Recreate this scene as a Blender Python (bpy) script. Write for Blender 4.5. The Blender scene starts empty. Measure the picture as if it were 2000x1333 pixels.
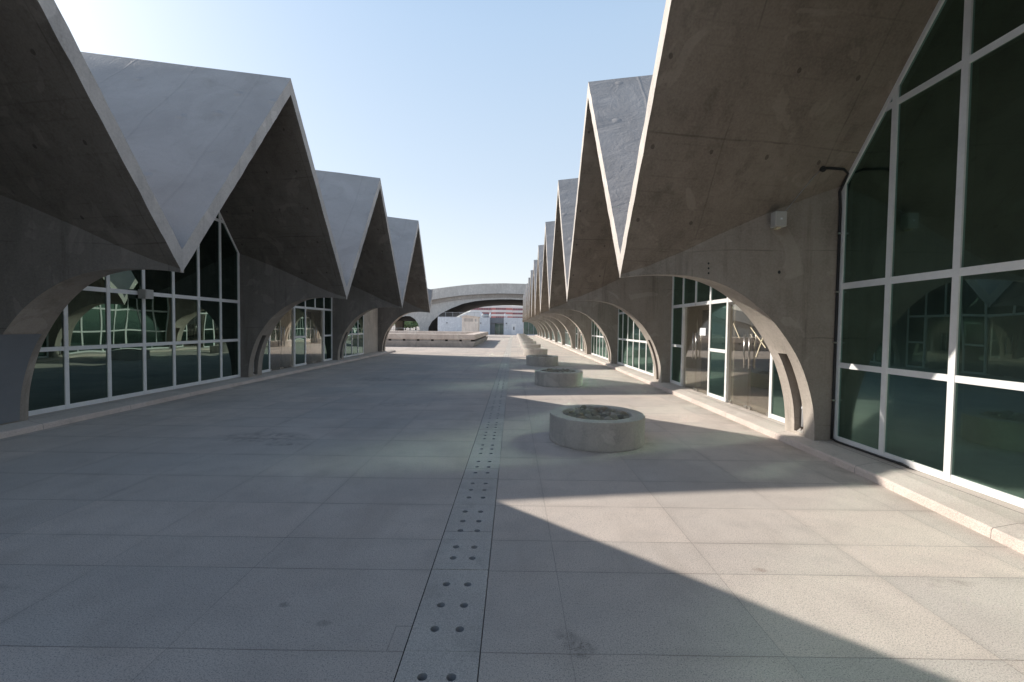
import bpy, math, random
from mathutils import Vector, Matrix, noise
random.seed(7)
C = bpy.context.scene.collection
H = 1.683                    # eye height
P = 6.4                      # bay length
Y0 = 0.088                   # valley line of bay 0
PL = 0.14                    # plinth height
F = 860.0
YAW, PITCH, ROLL = -2.98443278e-03, -3.34686167e-02, 1.19499477e-02

# ------------------------------------------------------------------ camera
def cam_axes():
    cy, sy = math.cos(YAW), math.sin(YAW)
    f = Vector((sy, cy, 0)); r = Vector((cy, -sy, 0)); u = Vector((0, 0, 1))
    cp, sp = math.cos(PITCH), math.sin(PITCH)
    f2 = f*cp + u*sp; u2 = u*cp - f*sp
    c, s = math.cos(ROLL), math.sin(ROLL)
    return r*c + u2*s, u2*c - r*s, f2
R3, U3, F3 = cam_axes()
cam = bpy.data.objects.new('camera', bpy.data.cameras.new('camera')); C.objects.link(cam)
cam.matrix_world = Matrix(((R3.x, U3.x, -F3.x, 0), (R3.y, U3.y, -F3.y, 0), (R3.z, U3.z, -F3.z, H), (0, 0, 0, 1)))
cam.data.sensor_width = 36; cam.data.lens = F/2000*36
cam.data.clip_start = 0.05; cam.data.clip_end = 3000
bpy.context.scene.camera = cam
def ray(px, py): return R3*((px-1000)/F) - U3*((py-666.5)/F) + F3
def atY(px, py, y): d = ray(px, py); d = d*(y/d.y); return Vector((d.x, d.y, d.z+H))
def atX(px, py, x): d = ray(px, py); d = d*(x/d.x); return Vector((d.x, d.y, d.z+H))

# ------------------------------------------------------------------ node helpers
class NT:
    def __init__(s, name):
        s.m = bpy.data.materials.new(name); s.m.use_nodes = True
        s.t = s.m.node_tree; s.t.nodes.clear()
        s.out = s.t.nodes.new('ShaderNodeOutputMaterial')
        s.co = s.t.nodes.new('ShaderNodeNewGeometry').outputs['Position']
    def n(s, ty, **k):
        nd = s.t.nodes.new('ShaderNode'+ty)
        for a, v in k.items(): setattr(nd, a, v)
        return nd
    def lk(s, a, b): s.t.links.new(a, b)
    def inp(s, nd, i, v):
        if v is None: return
        if hasattr(v, 'is_linked'): s.lk(v, nd.inputs[i])
        else: nd.inputs[i].default_value = v
    def math(s, op, a, b=None, c=None, clamp=False):
        nd = s.n('Math', operation=op, use_clamp=clamp)
        s.inp(nd, 0, a); s.inp(nd, 1, b); s.inp(nd, 2, c)
        return nd.outputs[0]
    def vmul(s, v, sc):
        nd = s.n('VectorMath', operation='MULTIPLY'); s.inp(nd, 0, v); nd.inputs[1].default_value = sc
        return nd.outputs[0]
    def sep(s, v=None):
        nd = s.n('SeparateXYZ'); s.inp(nd, 0, v or s.co); return nd.outputs
    def noise(s, scale, detail=4, rough=.55, vec=None, dist=0.0):
        nd = s.n('TexNoise'); s.inp(nd, 'Vector', vec or s.co)
        nd.inputs['Scale'].default_value = scale; nd.inputs['Detail'].default_value = detail
        nd.inputs['Roughness'].default_value = rough; nd.inputs['Distortion'].default_value = dist
        return nd.outputs['Fac']
    def ramp(s, fac, stops):
        nd = s.n('ValToRGB'); s.inp(nd, 0, fac); cr = nd.color_ramp
        while len(cr.elements) < len(stops): cr.elements.new(.5)
        for e, (p, c) in zip(cr.elements, stops):
            e.position = p; e.color = (c, c, c, 1) if isinstance(c, (int, float)) else (*c, 1)
        return nd.outputs[0]
    def maprange(s, v, a, b, c=0., d=1.):
        nd = s.n('MapRange'); s.inp(nd, 0, v)
        for i, x in enumerate((a, b, c, d)): nd.inputs[i+1].default_value = x
        return nd.outputs[0]
    def mix(s, fac, a, b, mode='MIX'):
        nd = s.n('Mix', data_type='RGBA', blend_type=mode)
        s.inp(nd, 0, fac)
        for i, v in ((6, a), (7, b)):
            if isinstance(v, tuple): v = (*v, 1)
            s.inp(nd, i, v)
        return nd.outputs[2]
    def bump(s, h, strength=.3, dist=.02, normal=None):
        nd = s.n('Bump'); s.inp(nd, 'Height', h); nd.inputs['Strength'].default_value = strength
        nd.inputs['Distance'].default_value = dist
        if normal: s.lk(normal, nd.inputs['Normal'])
        return nd.outputs[0]
    def bsdf(s, col, rough=.8, normal=None, metal=0., spec=.3):
        b = s.n('BsdfPrincipled')
        if isinstance(col, tuple): col = (*col, 1)
        s.inp(b, 'Base Color', col); s.inp(b, 'Roughness', rough)
        b.inputs['Metallic'].default_value = metal; b.inputs['Specular IOR Level'].default_value = spec
        if normal: s.lk(normal, b.inputs['Normal'])
        s.lk(b.outputs[0], s.out.inputs[0]); return s.m

def concrete(name, c0, c1, dark=.5, blotch=1., holes=False, lines=False, boards=0.0, bstr=.35):
    t = NT(name)
    big = t.noise(.45*blotch, 5, .6, dist=.8); med = t.noise(2.3, 6, .65); fine = t.noise(38, 3, .6)
    strk = t.noise(1.6, 4, .6, vec=t.vmul(t.co, (2.2, 2.2, .35)))
    col = t.mix(t.maprange(big, .32, .68), c0, c1)
    col = t.mix(t.maprange(med, .35, .75, 0, .45), col, tuple(v*.62 for v in c0))
    col = t.mix(t.maprange(strk, .5, .72, 0, dark), col, tuple(v*.5 for v in c0))
    col = t.mix(t.maprange(fine, .3, .7, 0, .35), col, tuple(min(1, v*1.25) for v in c1))
    h = t.math('ADD', t.math('MULTIPLY', med, .6), t.math('MULTIPLY', fine, .25))
    x, y, z = t.sep()
    if boards:
        wv = t.math('FRACT', t.math('MULTIPLY', z, 1/.16))
        ln = t.math('LESS_THAN', t.math('ABSOLUTE', t.math('SUBTRACT', wv, .5)), .045)
        ln = t.math('MULTIPLY', ln, t.maprange(t.noise(1.5, 3), .4, .7))
        col = t.mix(t.math('MULTIPLY', ln, boards), col, tuple(v*.55 for v in c0))
    if lines:
        wob = t.math('MULTIPLY', t.noise(.8, 3), .10)
        for src, per, off in ((z, 1.22, .35), (x, 1.52, .2)):
            fr = t.math('FRACT', t.math('DIVIDE', t.math('ADD', t.math('ADD', src, wob), off+20), per))
            ln = t.math('LESS_THAN', fr, .013)
            ln = t.math('MULTIPLY', ln, t.maprange(t.noise(1.1, 4), .42, .6))
            col = t.mix(t.math('MULTIPLY', ln, .42), col, tuple(v*.35 for v in c0))
    if holes:
        cx = t.n('CombineXYZ')
        fx = t.math('DIVIDE', t.math('ADD', x, 30.3), .77); fz = t.math('DIVIDE', t.math('ADD', z, .2), .74)
        t.lk(t.math('FLOOR', fx), cx.inputs[0]); t.lk(t.math('FLOOR', fz), cx.inputs[1])
        t.lk(t.math('FLOOR', t.math('DIVIDE', y, 3.2)), cx.inputs[2])
        wn = t.n('TexWhiteNoise', noise_dimensions='3D'); t.lk(cx.outputs[0], wn.inputs[0])
        dx = t.math('SUBTRACT', t.math('FRACT', fx), .5); dz = t.math('SUBTRACT', t.math('FRACT', fz), .5)
        rr = t.math('SQRT', t.math('ADD', t.math('MULTIPLY', dx, dx), t.math('MULTIPLY', dz, dz)))
        rr = t.math('ADD', rr, t.math('MULTIPLY', t.noise(25, 2), .025))
        sp = t.math('MULTIPLY', t.math('LESS_THAN', rr, .045), t.math('GREATER_THAN', wn.outputs[0], .12))
        col = t.mix(t.math('MULTIPLY', sp, .55), col, tuple(v*.22 for v in c0))
    # pour patches and pale repair blotches
    pp_ = t.noise(.9, 3, .5, dist=2.5); col = t.mix(t.maprange(pp_, .60, .63, 0, .28), col, tuple(min(1, v*1.35) for v in c1))
    rs = t.noise(3.2, 5, .7, vec=t.vmul(t.co, (1.6, 1.6, .10))); col = t.mix(t.maprange(rs, .56, .70, 0, .35), col, tuple(v*.45 for v in c0))
    # pinholes and scuffs
    v = t.n('TexVoronoi'); t.lk(t.co, v.inputs['Vector']); v.inputs['Scale'].default_value = 9
    ph = t.math('LESS_THAN', v.outputs['Distance'], .05)
    col = t.mix(t.math('MULTIPLY', ph, .5), col, tuple(v_*.4 for v_ in c0))
    return t.bsdf(col, .88, t.bump(h, bstr, .02), spec=.2)

M = {}
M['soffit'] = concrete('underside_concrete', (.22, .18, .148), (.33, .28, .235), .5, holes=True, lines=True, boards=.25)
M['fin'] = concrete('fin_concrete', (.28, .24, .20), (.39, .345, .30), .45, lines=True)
M['soffit_left'] = concrete('underside_concrete_shaded', (.15, .13, .11), (.235, .21, .185), .55, holes=True, lines=True, boards=.35)  # underside copy darkened: weaker light on the left hall put into its colour
M['fin_left'] = concrete('fin_concrete_shaded', (.17, .155, .14), (.25, .23, .21), .45, lines=True)  # same fin concrete with the left hall's shade in its colour
M['intrados_left'] = concrete('intrados_concrete_shaded', (.30, .26, .22), (.38, .335, .29), .4, blotch=2)  # intrados colour lowered to carry the shade of the left hall
M['fascia_left'] = concrete('edge_concrete_shaded', (.42, .385, .36), (.54, .50, .465), .5, blotch=2.5)  # unlit left edge: shade painted in as a darker concrete tone
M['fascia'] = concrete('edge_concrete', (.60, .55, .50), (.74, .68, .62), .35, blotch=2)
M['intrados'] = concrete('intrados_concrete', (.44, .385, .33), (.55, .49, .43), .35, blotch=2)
M['farwall'] = concrete('hall_concrete', (.48, .455, .43), (.58, .555, .525), .25)
M['fardark'] = concrete('hall_band_concrete', (.32, .29, .265), (.42, .385, .35), .3)
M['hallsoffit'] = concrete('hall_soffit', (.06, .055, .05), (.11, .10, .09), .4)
M['parapet'] = concrete('parapet_concrete', (.68, .56, .48), (.80, .69, .60), .4, blotch=2)
M['parapet_base'] = concrete('parapet_base_concrete', (.46, .42, .39), (.62, .57, .53), .6, blotch=3)
M['kiosk'] = concrete('kiosk_plaster', (.78, .66, .58), (.88, .77, .69), .3, blotch=.6)
M['planter'] = concrete('planter_concrete', (.43, .395, .36), (.56, .52, .475), .4, blotch=4, bstr=.5)
M['annex'] = concrete('annex_paint', (.62, .65, .70), (.70, .73, .78), .12)
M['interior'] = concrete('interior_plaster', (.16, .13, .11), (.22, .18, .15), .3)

def mat_roof():
    t = NT('roof_membrane')
    big = t.noise(.7, 5, .6, dist=1.2); wr = t.noise(2.2, 5, .6, dist=2.0); fine = t.noise(22, 4, .6)
    col = t.mix(t.maprange(big, .35, .65), (.38, .365, .36), (.45, .435, .43))
    col = t.mix(t.maprange(wr, .58, .70, 0, .18), col, (.26, .25, .24))
    x, y, z = t.sep()
    fr = t.math('FRACT', t.math('DIVIDE', t.math('ADD', t.math('ADD', x, t.math('MULTIPLY', t.noise(.6, 2), .25)), 30.35), 1.35))
    seam = t.maprange(t.math('ABSOLUTE', t.math('SUBTRACT', fr, .5)), .0, .03, 1, 0)
    col = t.mix(t.math('MULTIPLY', seam, .16), col, (.27, .26, .26)); gr = t.noise(60, 3, .7); col = t.mix(t.maprange(gr, .5, .7, 0, .3), col, (.28, .27, .265)); dk = t.noise(1.6, 6, .7, dist=1.); col = t.mix(t.maprange(dk, .55, .75, 0, .4), col, (.29, .275, .26))
    vb = t.n('TexVoronoi'); t.lk(t.co, vb.inputs['Vector']); vb.inputs['Scale'].default_value = 1.5
    bl = t.maprange(vb.outputs['Distance'], .02, .16, 1, 0)
    h = t.math('ADD', t.math('ADD', t.math('MULTIPLY', wr, .28), t.math('MULTIPLY', fine, .08)), t.math('ADD', t.math('MULTIPLY', seam, .10), t.math('MULTIPLY', bl, .5)))
    return t.bsdf(col, .75, t.bump(h, .8, .08), spec=.3)
M['roof'] = mat_roof()

YJ = [-2.5, -1.75, -1., -.25, .5, 1.46, 2.214, 2.973, 3.408, 4.08, 4.785, 5.587, 6.361, 7.114, 7.819, 8.632, 9.397]
YP = .765
XJ = [-7.1, -6.03, -4.97, -3.90, -2.83, -1.77, .316, 1.42, 2.53, 3.62]
def mat_paving():
    t = NT('granite_paving')
    x, y, z = t.sep()
    wob = t.math('MULTIPLY', t.math('SUBTRACT', t.noise(1.2, 2), .5), .012)
    xw = t.math('ADD', x, wob); yw = t.math('ADD', y, wob)
    W = .0035
    def dist(v, L): return t.math('ABSOLUTE', t.math('SUBTRACT', v, L))
    dy = None; iy = None
    for L in YJ:
        d = dist(yw, L); g = t.math('GREATER_THAN', y, L)
        dy = d if dy is None else t.math('MINIMUM', dy, d)
        iy = g if iy is None else t.math('ADD', iy, g)
    q = t.math('DIVIDE', t.math('SUBTRACT', yw, YJ[-1]), YP)
    fq = t.math('MULTIPLY', t.math('PINGPONG', q, .5), YP)
    far = t.math('GREATER_THAN', y, YJ[-1])
    fq = t.math('ADD', fq, t.math('MULTIPLY', t.math('SUBTRACT', 1., far), 9.))
    dy = t.math('MINIMUM', dy, fq)
    iy = t.math('ADD', iy, t.math('MULTIPLY', far, t.math('FLOOR', q)))
    dx = None; ix = None
    for L in XJ:
        d = dist(xw, L); g = t.math('GREATER_THAN', x, L)
        dx = d if dx is None else t.math('MINIMUM', dx, d)
        ix = g if ix is None else t.math('ADD', ix, g)
    dxf = t.math('ADD', dx, .0016); dj = t.math('MINIMUM', dxf, dy)
    joint = t.maprange(dj, W*.5, W*1.3, 1, 0)
    patch = t.math('MAXIMUM', t.math('MULTIPLY', t.math('LESS_THAN', dist(x, -.635), W), t.math('LESS_THAN', dist(y, 2.31), .095)),
                   t.math('MULTIPLY', t.math('LESS_THAN', dist(y, 2.405), W), t.math('LESS_THAN', dist(x, -.59), .048)))
    joint = t.math('MAXIMUM', joint, patch)
    soil = t.math('MULTIPLY', t.maprange(dj, 0, .07, 1, 0), t.maprange(t.noise(1.4, 4), .42, .68))
    cx = t.n('CombineXYZ'); t.lk(ix, cx.inputs[0]); t.lk(iy, cx.inputs[1])
    wn = t.n('TexWhiteNoise', noise_dimensions='2D'); t.lk(cx.outputs[0], wn.inputs[0])
    big = t.noise(.55, 6, .6, dist=1.); med = t.noise(2.6, 5, .6)
    sp1 = t.noise(140, 2, .8); sp2 = t.noise(60, 4, .8)
    col = t.mix(t.maprange(big, .35, .65), (.63, .555, .50), (.73, .655, .59))
    col = t.mix(t.maprange(wn.outputs[0], .45, 1, 0, .5), col, (.80, .69, .61)); col = t.mix(t.maprange(wn.outputs[0], .4, 0, 0, .32), col, (.58, .55, .52))
    col = t.mix(t.maprange(med, .48, .72, 0, .35), col, (.47, .42, .38))
    col = t.mix(t.maprange(sp1, .46, .36, 0, .75), col, (.18, .16, .15))
    col = t.mix(t.maprange(sp1, .57, .68, 0, .6), col, (.85, .79, .73))
    col = t.mix(t.maprange(sp2, .44, .34, 0, .55), col, (.24, .21, .19))
    wear = t.noise(.23, 6, .62, dist=1.6); col = t.mix(t.maprange(wear, .46, .66, 0, .42), col, (.44, .42, .40))
    runs = t.noise(1.3, 5, .6, vec=t.vmul(t.co, (1.5, .35, 1))); col = t.mix(t.maprange(runs, .56, .72, 0, .28), col, (.42, .36, .31))
    # stains
    drt = t.noise(7, 6, .7, dist=.6)
    for (sx, sy, rx, ry, lo, cc) in ((-3.7, 6.45, .75, .33, .42, (.17, .14, .13)), (-3.2, 6.1, .3, .12, .42, (.2, .17, .15)),
                                     (.37, 2.26, .10, .085, .40, (.06, .05, .045)), (.30, 2.36, .08, .05, .43, (.10, .085, .08)),
                                     (1.74, 3.03, .06, .035, .42, (.26, .15, .11)), (-1.35, 2.58, .04, .03, .38, (.14, .12, .11)),
                                     (-1.05, 2.42, .05, .03, .38, (.14, .12, .11)), (-3.3, 2.7, .3, .05, .42, (.2, .17, .15)),
                                     (-4.2, 13.5, .9, .5, .42, (.2, .17, .16)), (2.9, 2.9, .25, .06, .47, (.25, .2, .17)),
                                     (-2.4, 9.2, .7, .2, .46, (.22, .19, .17)), (.9, 10.2, .5, .2, .48, (.25, .22, .19))):
        ex = t.math('DIVIDE', t.math('SUBTRACT', x, sx), rx); ey = t.math('DIVIDE', t.math('SUBTRACT', y, sy), ry)
        rr = t.math('ADD', t.math('ADD', t.math('MULTIPLY', ex, ex), t.math('MULTIPLY', ey, ey)), t.math('MULTIPLY', med, .5))
        mk = t.math('MULTIPLY', t.maprange(rr, .5, 1.4, 1, 0), t.maprange(drt, lo, lo+.22))
        col = t.mix(t.math('MULTIPLY', mk, .5), col, cc)
    # dirt creeping out from kerbs and planters
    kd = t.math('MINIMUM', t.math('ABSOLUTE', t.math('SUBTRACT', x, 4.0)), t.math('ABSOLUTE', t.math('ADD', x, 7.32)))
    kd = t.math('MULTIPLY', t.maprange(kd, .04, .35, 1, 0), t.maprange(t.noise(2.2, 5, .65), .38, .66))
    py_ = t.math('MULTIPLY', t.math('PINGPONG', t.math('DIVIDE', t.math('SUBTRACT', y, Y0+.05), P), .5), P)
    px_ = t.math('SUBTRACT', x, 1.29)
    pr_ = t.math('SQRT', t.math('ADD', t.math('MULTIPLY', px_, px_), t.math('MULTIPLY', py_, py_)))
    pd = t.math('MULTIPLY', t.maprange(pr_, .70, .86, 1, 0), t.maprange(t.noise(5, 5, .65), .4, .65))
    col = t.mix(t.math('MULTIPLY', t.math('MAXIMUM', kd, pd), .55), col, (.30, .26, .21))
    col = t.mix(t.math('MULTIPLY', soil, .22), col, (.25, .215, .19))
    jv = t.maprange(t.noise(.9, 4, .6), .35, .65, .3, .8)
    col = t.mix(t.math('MULTIPLY', joint, jv), col, (.17, .145, .13))
    h = t.math('SUBTRACT', t.math('ADD', t.math('MULTIPLY', sp1, .5), t.math('MULTIPLY', sp2, .5)), t.math('MULTIPLY', joint, 1.5))
    df = t.n('BsdfDiffuse'); t.lk(col, df.inputs['Color']); t.lk(df.outputs[0], t.out.inputs[0]); return t.m
M['paving'] = mat_paving()

def mat_granite(name, c0, c1, lineX=None, sp=.6):
    t = NT(name)
    big = t.noise(1.2, 5, .6); sp1 = t.noise(150, 2, .7); sp2 = t.noise(60, 3, .7)
    col = t.mix(t.maprange(big, .35, .65), c0, c1)
    col = t.mix(t.maprange(sp1, .46, .36, 0, sp), col, tuple(v*.35 for v in c0))
    col = t.mix(t.maprange(sp1, .56, .66, 0, sp), col, tuple(min(1, v*1.4) for v in c1))
    col = t.mix(t.maprange(sp2, .45, .35, 0, sp*.8), col, tuple(v*.55 for v in c0))
    x, y, z = t.sep()
    fr = t.math('MULTIPLY', t.math('PINGPONG', t.math('DIVIDE', t.math('SUBTRACT', y, .35), 1.6), .5), 1.6)
    jn = t.math('LESS_THAN', fr, .003)
    if lineX:
        for L in lineX:
            jn = t.math('MAXIMUM', jn, t.math('LESS_THAN', t.math('ABSOLUTE', t.math('SUBTRACT', x, L)), .005))
    drt = t.maprange(t.noise(3, 5, .65), .55, .75, 0, .4)
    col = t.mix(drt, col, tuple(v*.5 for v in c0))
    col = t.mix(t.math('MULTIPLY', jn, .75), col, (.08, .07, .06))
    h = t.math('ADD', sp1, sp2)
    return t.bsdf(col, .95, t.bump(h, .35, .004), spec=.05)
M['plinth'] = mat_granite('plinth_paving', (.56, .50, .45), (.64, .585, .53), lineX=(4.38, -7.70), sp=.4)
M['kerb'] = mat_granite('kerb_granite', (.66, .55, .49), (.74, .64, .58), sp=.55)
M['cover'] = mat_granite('cover_granite', (.57, .53, .49), (.67, .63, .58), sp=.5)
M['pipe'] = NT('white_plastic').bsdf((.72, .73, .75), .4)
M['trench'] = NT('drain_dark_gap_shade').bsdf((.05, .045, .04), .9)  # drain channel; also painted shade between the planter stones
M['holes'] = NT('hole_dark').bsdf((.42, .42, .43), .9)

def mat_simple(name, col, rough=.5, metal=0., var=.15, spec=.5, sc=3):
    t = NT(name); n = t.noise(sc, 5, .65); f = t.noise(sc*14, 3)
    c = t.mix(t.maprange(n, .35, .7, 0, 1), col, tuple(v*(1-var) for v in col))
    c = t.mix(t.maprange(f, .5, .75, 0, .3), c, tuple(v*(1-var*1.6) for v in col))
    return t.bsdf(c, rough, t.bump(f, .06, .002), metal, spec)
M['frame'] = mat_simple('white_aluminium', (.88, .88, .87), .38, var=.12)
M['portal'] = mat_simple('portal_panel', (.82, .78, .70), .45, var=.12)
M['black'] = mat_simple('black_conduit', (.02, .02, .021), .5)
M['steel'] = mat_simple('brushed_steel', (.62, .60, .57), .28, 1., .1)
M['speaker'] = mat_simple('speaker_plastic', (.60, .58, .54), .55)
M['grille'] = mat_simple('speaker_grille', (.50, .49, .46), .6)
M['sheet'] = mat_simple('grey_sheet', (.20, .21, .225), .6, var=.1)
M['paper'] = mat_simple('paper', (.82, .84, .86), .8, var=.03)
M['tape'] = mat_simple('masking_tape', (.72, .64, .46), .8, var=.1)
M['doorwhite'] = mat_simple('door_paint', (.80, .82, .85), .5, var=.06)
M['recess'] = mat_simple('recess_paint', (.20, .215, .24), .7, var=.1)
M['dark'] = mat_simple('dark_void', (.03, .03, .032), .8)
M['rail'] = mat_simple('galvanised_rail', (.42, .44, .46), .45, .5)
M['red'] = mat_simple('red_cladding', (.50, .19, .18), .55, var=.12, sc=.3)
M['pinkwhite'] = mat_simple('white_cladding', (.78, .74, .73), .55, var=.06, sc=.3)
M['bandglass'] = mat_simple('tinted_band_glass', (.34, .18, .22), .2, var=.5, sc=.8)
M['greenglass'] = mat_simple('far_green_glass', (.10, .19, .16), .08, var=.5, spec=1., sc=.7)
M['whiteroof'] = mat_simple('white_sheet_roof', (.84, .85, .87), .5, var=.05)
M['tank'] = mat_simple('tank_metal', (.50, .50, .50), .4, .6)
def mat_stone(i):
    t = NT('river_stone_%d' % i); oi = t.n('ObjectInfo')
    a = [(.22, .195, .155), (.30, .27, .23), (.15, .135, .115), (.25, .20, .15)][i]
    n = t.noise(14, 4, .6); f = t.noise(120, 2)
    c = t.mix(t.maprange(oi.outputs['Random'], 0, 1, 0, 1), a, tuple(v*1.45 for v in a))
    c = t.mix(t.maprange(n, .4, .7, 0, .5), c, tuple(v*.6 for v in a))
    return t.bsdf(c, .75, t.bump(t.math('ADD', n, t.math('MULTIPLY', f, .3)), .3, .01))
for i in range(4): M['stone%d' % i] = mat_stone(i)

def mat_glass(name, refl, tint, gcol, fk, soft=.35):
    t = NT(name)
    lw = t.n('LayerWeight'); lw.inputs['Blend'].default_value = .5
    fac = t.math('ADD', t.math('MULTIPLY', t.math('POWER', lw.outputs['Facing'], 4.), fk), refl, clamp=True)
    dirt = t.noise(1.1, 5, .6, dist=1.)
    g = t.n('BsdfGlossy'); g.inputs['Roughness'].default_value = 0.0
    gc = t.mix(t.maprange(dirt, .3, .75), (*gcol,), tuple(v*.86 for v in gcol)); t.lk(gc, g.inputs['Color'])
    g2 = t.n('BsdfGlossy'); g2.inputs['Roughness'].default_value = .16; t.lk(gc, g2.inputs['Color'])
    gm2 = t.n('MixShader'); gm2.inputs[0].default_value = soft; t.lk(g.outputs[0], gm2.inputs[1]); t.lk(g2.outputs[0], gm2.inputs[2]); g = gm2
    tr = t.n('BsdfTransparent'); tr.inputs['Color'].default_value = (*tint, 1)
    mx = t.n('MixShader'); t.lk(fac, mx.inputs[0]); t.lk(tr.outputs[0], mx.inputs[1]); t.lk(g.outputs[0], mx.inputs[2])
    df = t.n('BsdfDiffuse'); df.inputs['Color'].default_value = (.32, .34, .32, 1)
    m2 = t.n('MixShader'); t.lk(t.maprange(dirt, .45, .8, .002, .012), m2.inputs[0])
    t.lk(mx.outputs[0], m2.inputs[1]); t.lk(df.outputs[0], m2.inputs[2]); t.lk(m2.outputs[0], t.out.inputs[0])
    return t.m
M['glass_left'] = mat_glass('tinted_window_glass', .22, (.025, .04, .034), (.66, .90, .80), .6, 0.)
M['glass'] = mat_glass('sunlit_window_glass', .38, (.025, .038, .033), (.50, .79, .69), .5, .6)
M['doorglass'] = mat_glass('clear_door_glass', .28, (.80, .78, .73), (.97, .95, .90), .7, .2)
def mat_leaf(name, c):
    t = NT(name); n = t.noise(1.1, 3); f = t.noise(9, 2)
    col = t.mix(t.maprange(n, .35, .65), tuple(v*.55 for v in c), c)
    col = t.mix(t.maprange(f, .4, .7, 0, .6), col, tuple(v*1.5 for v in c))
    return t.bsdf(col, .7)
M['leaf'] = mat_leaf('leaves', (.34, .45, .22)); M['bark'] = mat_simple('bark', (.14, .11, .08), .9, sc=6)

# ------------------------------------------------------------------ mesh helpers
class MB:
    def __init__(s): s.v = []; s.f = []; s.mi = []; s.sm = []
    def vert(s, p): s.v.append(tuple(p)); return len(s.v)-1
    def face(s, idx, mi=0, smooth=False): s.f.append(tuple(idx)); s.mi.append(mi); s.sm.append(smooth)
    def poly(s, pts, mi=0): s.face([s.vert(p) for p in pts], mi)
    def box(s, a, b, mi=0):
        x0, y0, z0 = (min(a[i], b[i]) for i in range(3)); x1, y1, z1 = (max(a[i], b[i]) for i in range(3))
        q = [s.vert(p) for p in ((x0,y0,z0),(x1,y0,z0),(x1,y1,z0),(x0,y1,z0),(x0,y0,z1),(x1,y0,z1),(x1,y1,z1),(x0,y1,z1))]
        for f in ((0,3,2,1),(4,5,6,7),(0,1,5,4),(1,2,6,5),(2,3,7,6),(3,0,4,7)): s.face([q[i] for i in f], mi)
    def tube(s, pts, r, n=8, mi=0):
        pts = [Vector(p) for p in pts]; rings = []
        for i, p in enumerate(pts):
            d = (pts[min(i+1, len(pts)-1)] - pts[max(i-1, 0)]).normalized()
            a = d.orthogonal().normalized() if i == 0 else (a - d*a.dot(d)).normalized()
            b = d.cross(a); rr = r[i] if isinstance(r, (list, tuple)) else r
            rings.append([s.vert(p + (a*math.cos(2*math.pi*k/n) + b*math.sin(2*math.pi*k/n))*rr) for k in range(n)])
        for A, B in zip(rings, rings[1:]):
            for k in range(n): s.face((A[k], A[(k+1) % n], B[(k+1) % n], B[k]), mi, True)
        s.face(rings[0][::-1], mi); s.face(rings[-1], mi)
    def lathe(s, prof, n=64, c=(0, 0), mi=0, jit=0.):
        rings = []
        for (r, z) in prof:
            rings.append([s.vert((c[0]+r*math.cos(2*math.pi*k/n), c[1]+r*math.sin(2*math.pi*k/n),
                          z + (jit*(noise.noise(Vector((k*.7, r*9, z*7)))) if jit else 0))) for k in range(n)])
        for A, B in zip(rings, rings[1:]):
            for k in range(n): s.face((A[k], A[(k+1) % n], B[(k+1) % n], B[k]), mi)
    def build(s, name, mats, parent=None, loc=None, bevel=0.):
        me = bpy.data.meshes.new(name)
        off = Vector((0, 0, 0)); p = parent
        while p is not None: off += p.location; p = p.parent
        if loc is not None: off = off + Vector(loc)
        me.from_pydata([tuple(Vector(v)-off) for v in s.v], [], s.f)
        for m in (mats if isinstance(mats, (list, tuple)) else [mats]): me.materials.append(M[m])
        me.polygons.foreach_set('material_index', s.mi); me.polygons.foreach_set('use_smooth', s.sm)
        me.validate(); me.update()
        o = bpy.data.objects.new(name, me); C.objects.link(o)
        if parent: o.parent = parent
        if loc is not None: o.location = loc
        if bevel:
            b = o.modifiers.new('bevel', 'BEVEL'); b.width = bevel; b.segments = 2; b.limit_method = 'ANGLE'; b.angle_limit = .7
        return o
def tag(o, label=None, cat=None, group=None, kind=None):
    for k, v in (('label', label), ('category', cat), ('group', group), ('kind', kind)):
        if v: o[k] = v
    return o
def empty(name, loc): 
    o = bpy.data.objects.new(name, None); C.objects.link(o); o.location = loc; o.empty_display_size = .2; return o
def dup(o, dy, parent=None):
    c = o.copy(); C.objects.link(c)
    if parent: c.parent = parent
    c.location = o.location + Vector((0, dy, 0)); return c

# ------------------------------------------------------------------ halls with folded roofs
DEPTH = 12.0
TV = .34
def zr(d): return 6.64 + .115*d
def zv(d): return 2.413 + .285*min(d, 9)
def gs(d): return (zr(d)-zv(d))/(P/2)
HW = [(0, .035), (.4, .045), (.9, .10), (1.3, .17), (2.0, .27), (2.6, .33), (2.9, .35), (99, .35)]
def hw(d):
    for (a, x), (b, y) in zip(HW, HW[1:]):
        if a <= d <= b: return x + (y-x)*(d-a)/(b-a)
    return .035
AR = [(0, .73), (.3, .762), (.62, .775), (.95, .755), (1.29, .68), (1.63, .52), (1.96, .26), (2.21, -.03), (2.43, -.38), (2.565, -.71), (2.655, -1.05), (2.69, -1.34), (2.695, -1.56)]
def arch_pts():
    out = []
    n = len(AR)
    for i in range(n-1):
        p0, p1, p2, p3 = AR[max(i-1, 0)], AR[i], AR[i+1], AR[min(i+2, n-1)]
        for k in range(4):
            t = k/4
            out.append(tuple(.5*((2*p1[j]) + (-p0[j]+p2[j])*t + (2*p0[j]-5*p1[j]+4*p2[j]-p3[j])*t*t + (-p0[j]+3*p1[j]-3*p2[j]+p3[j])*t**3) for j in (0, 1)))
    out.append(AR[-1])
    return [(d, z+H) for d, z in out]
ARCH = arch_pts()

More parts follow.
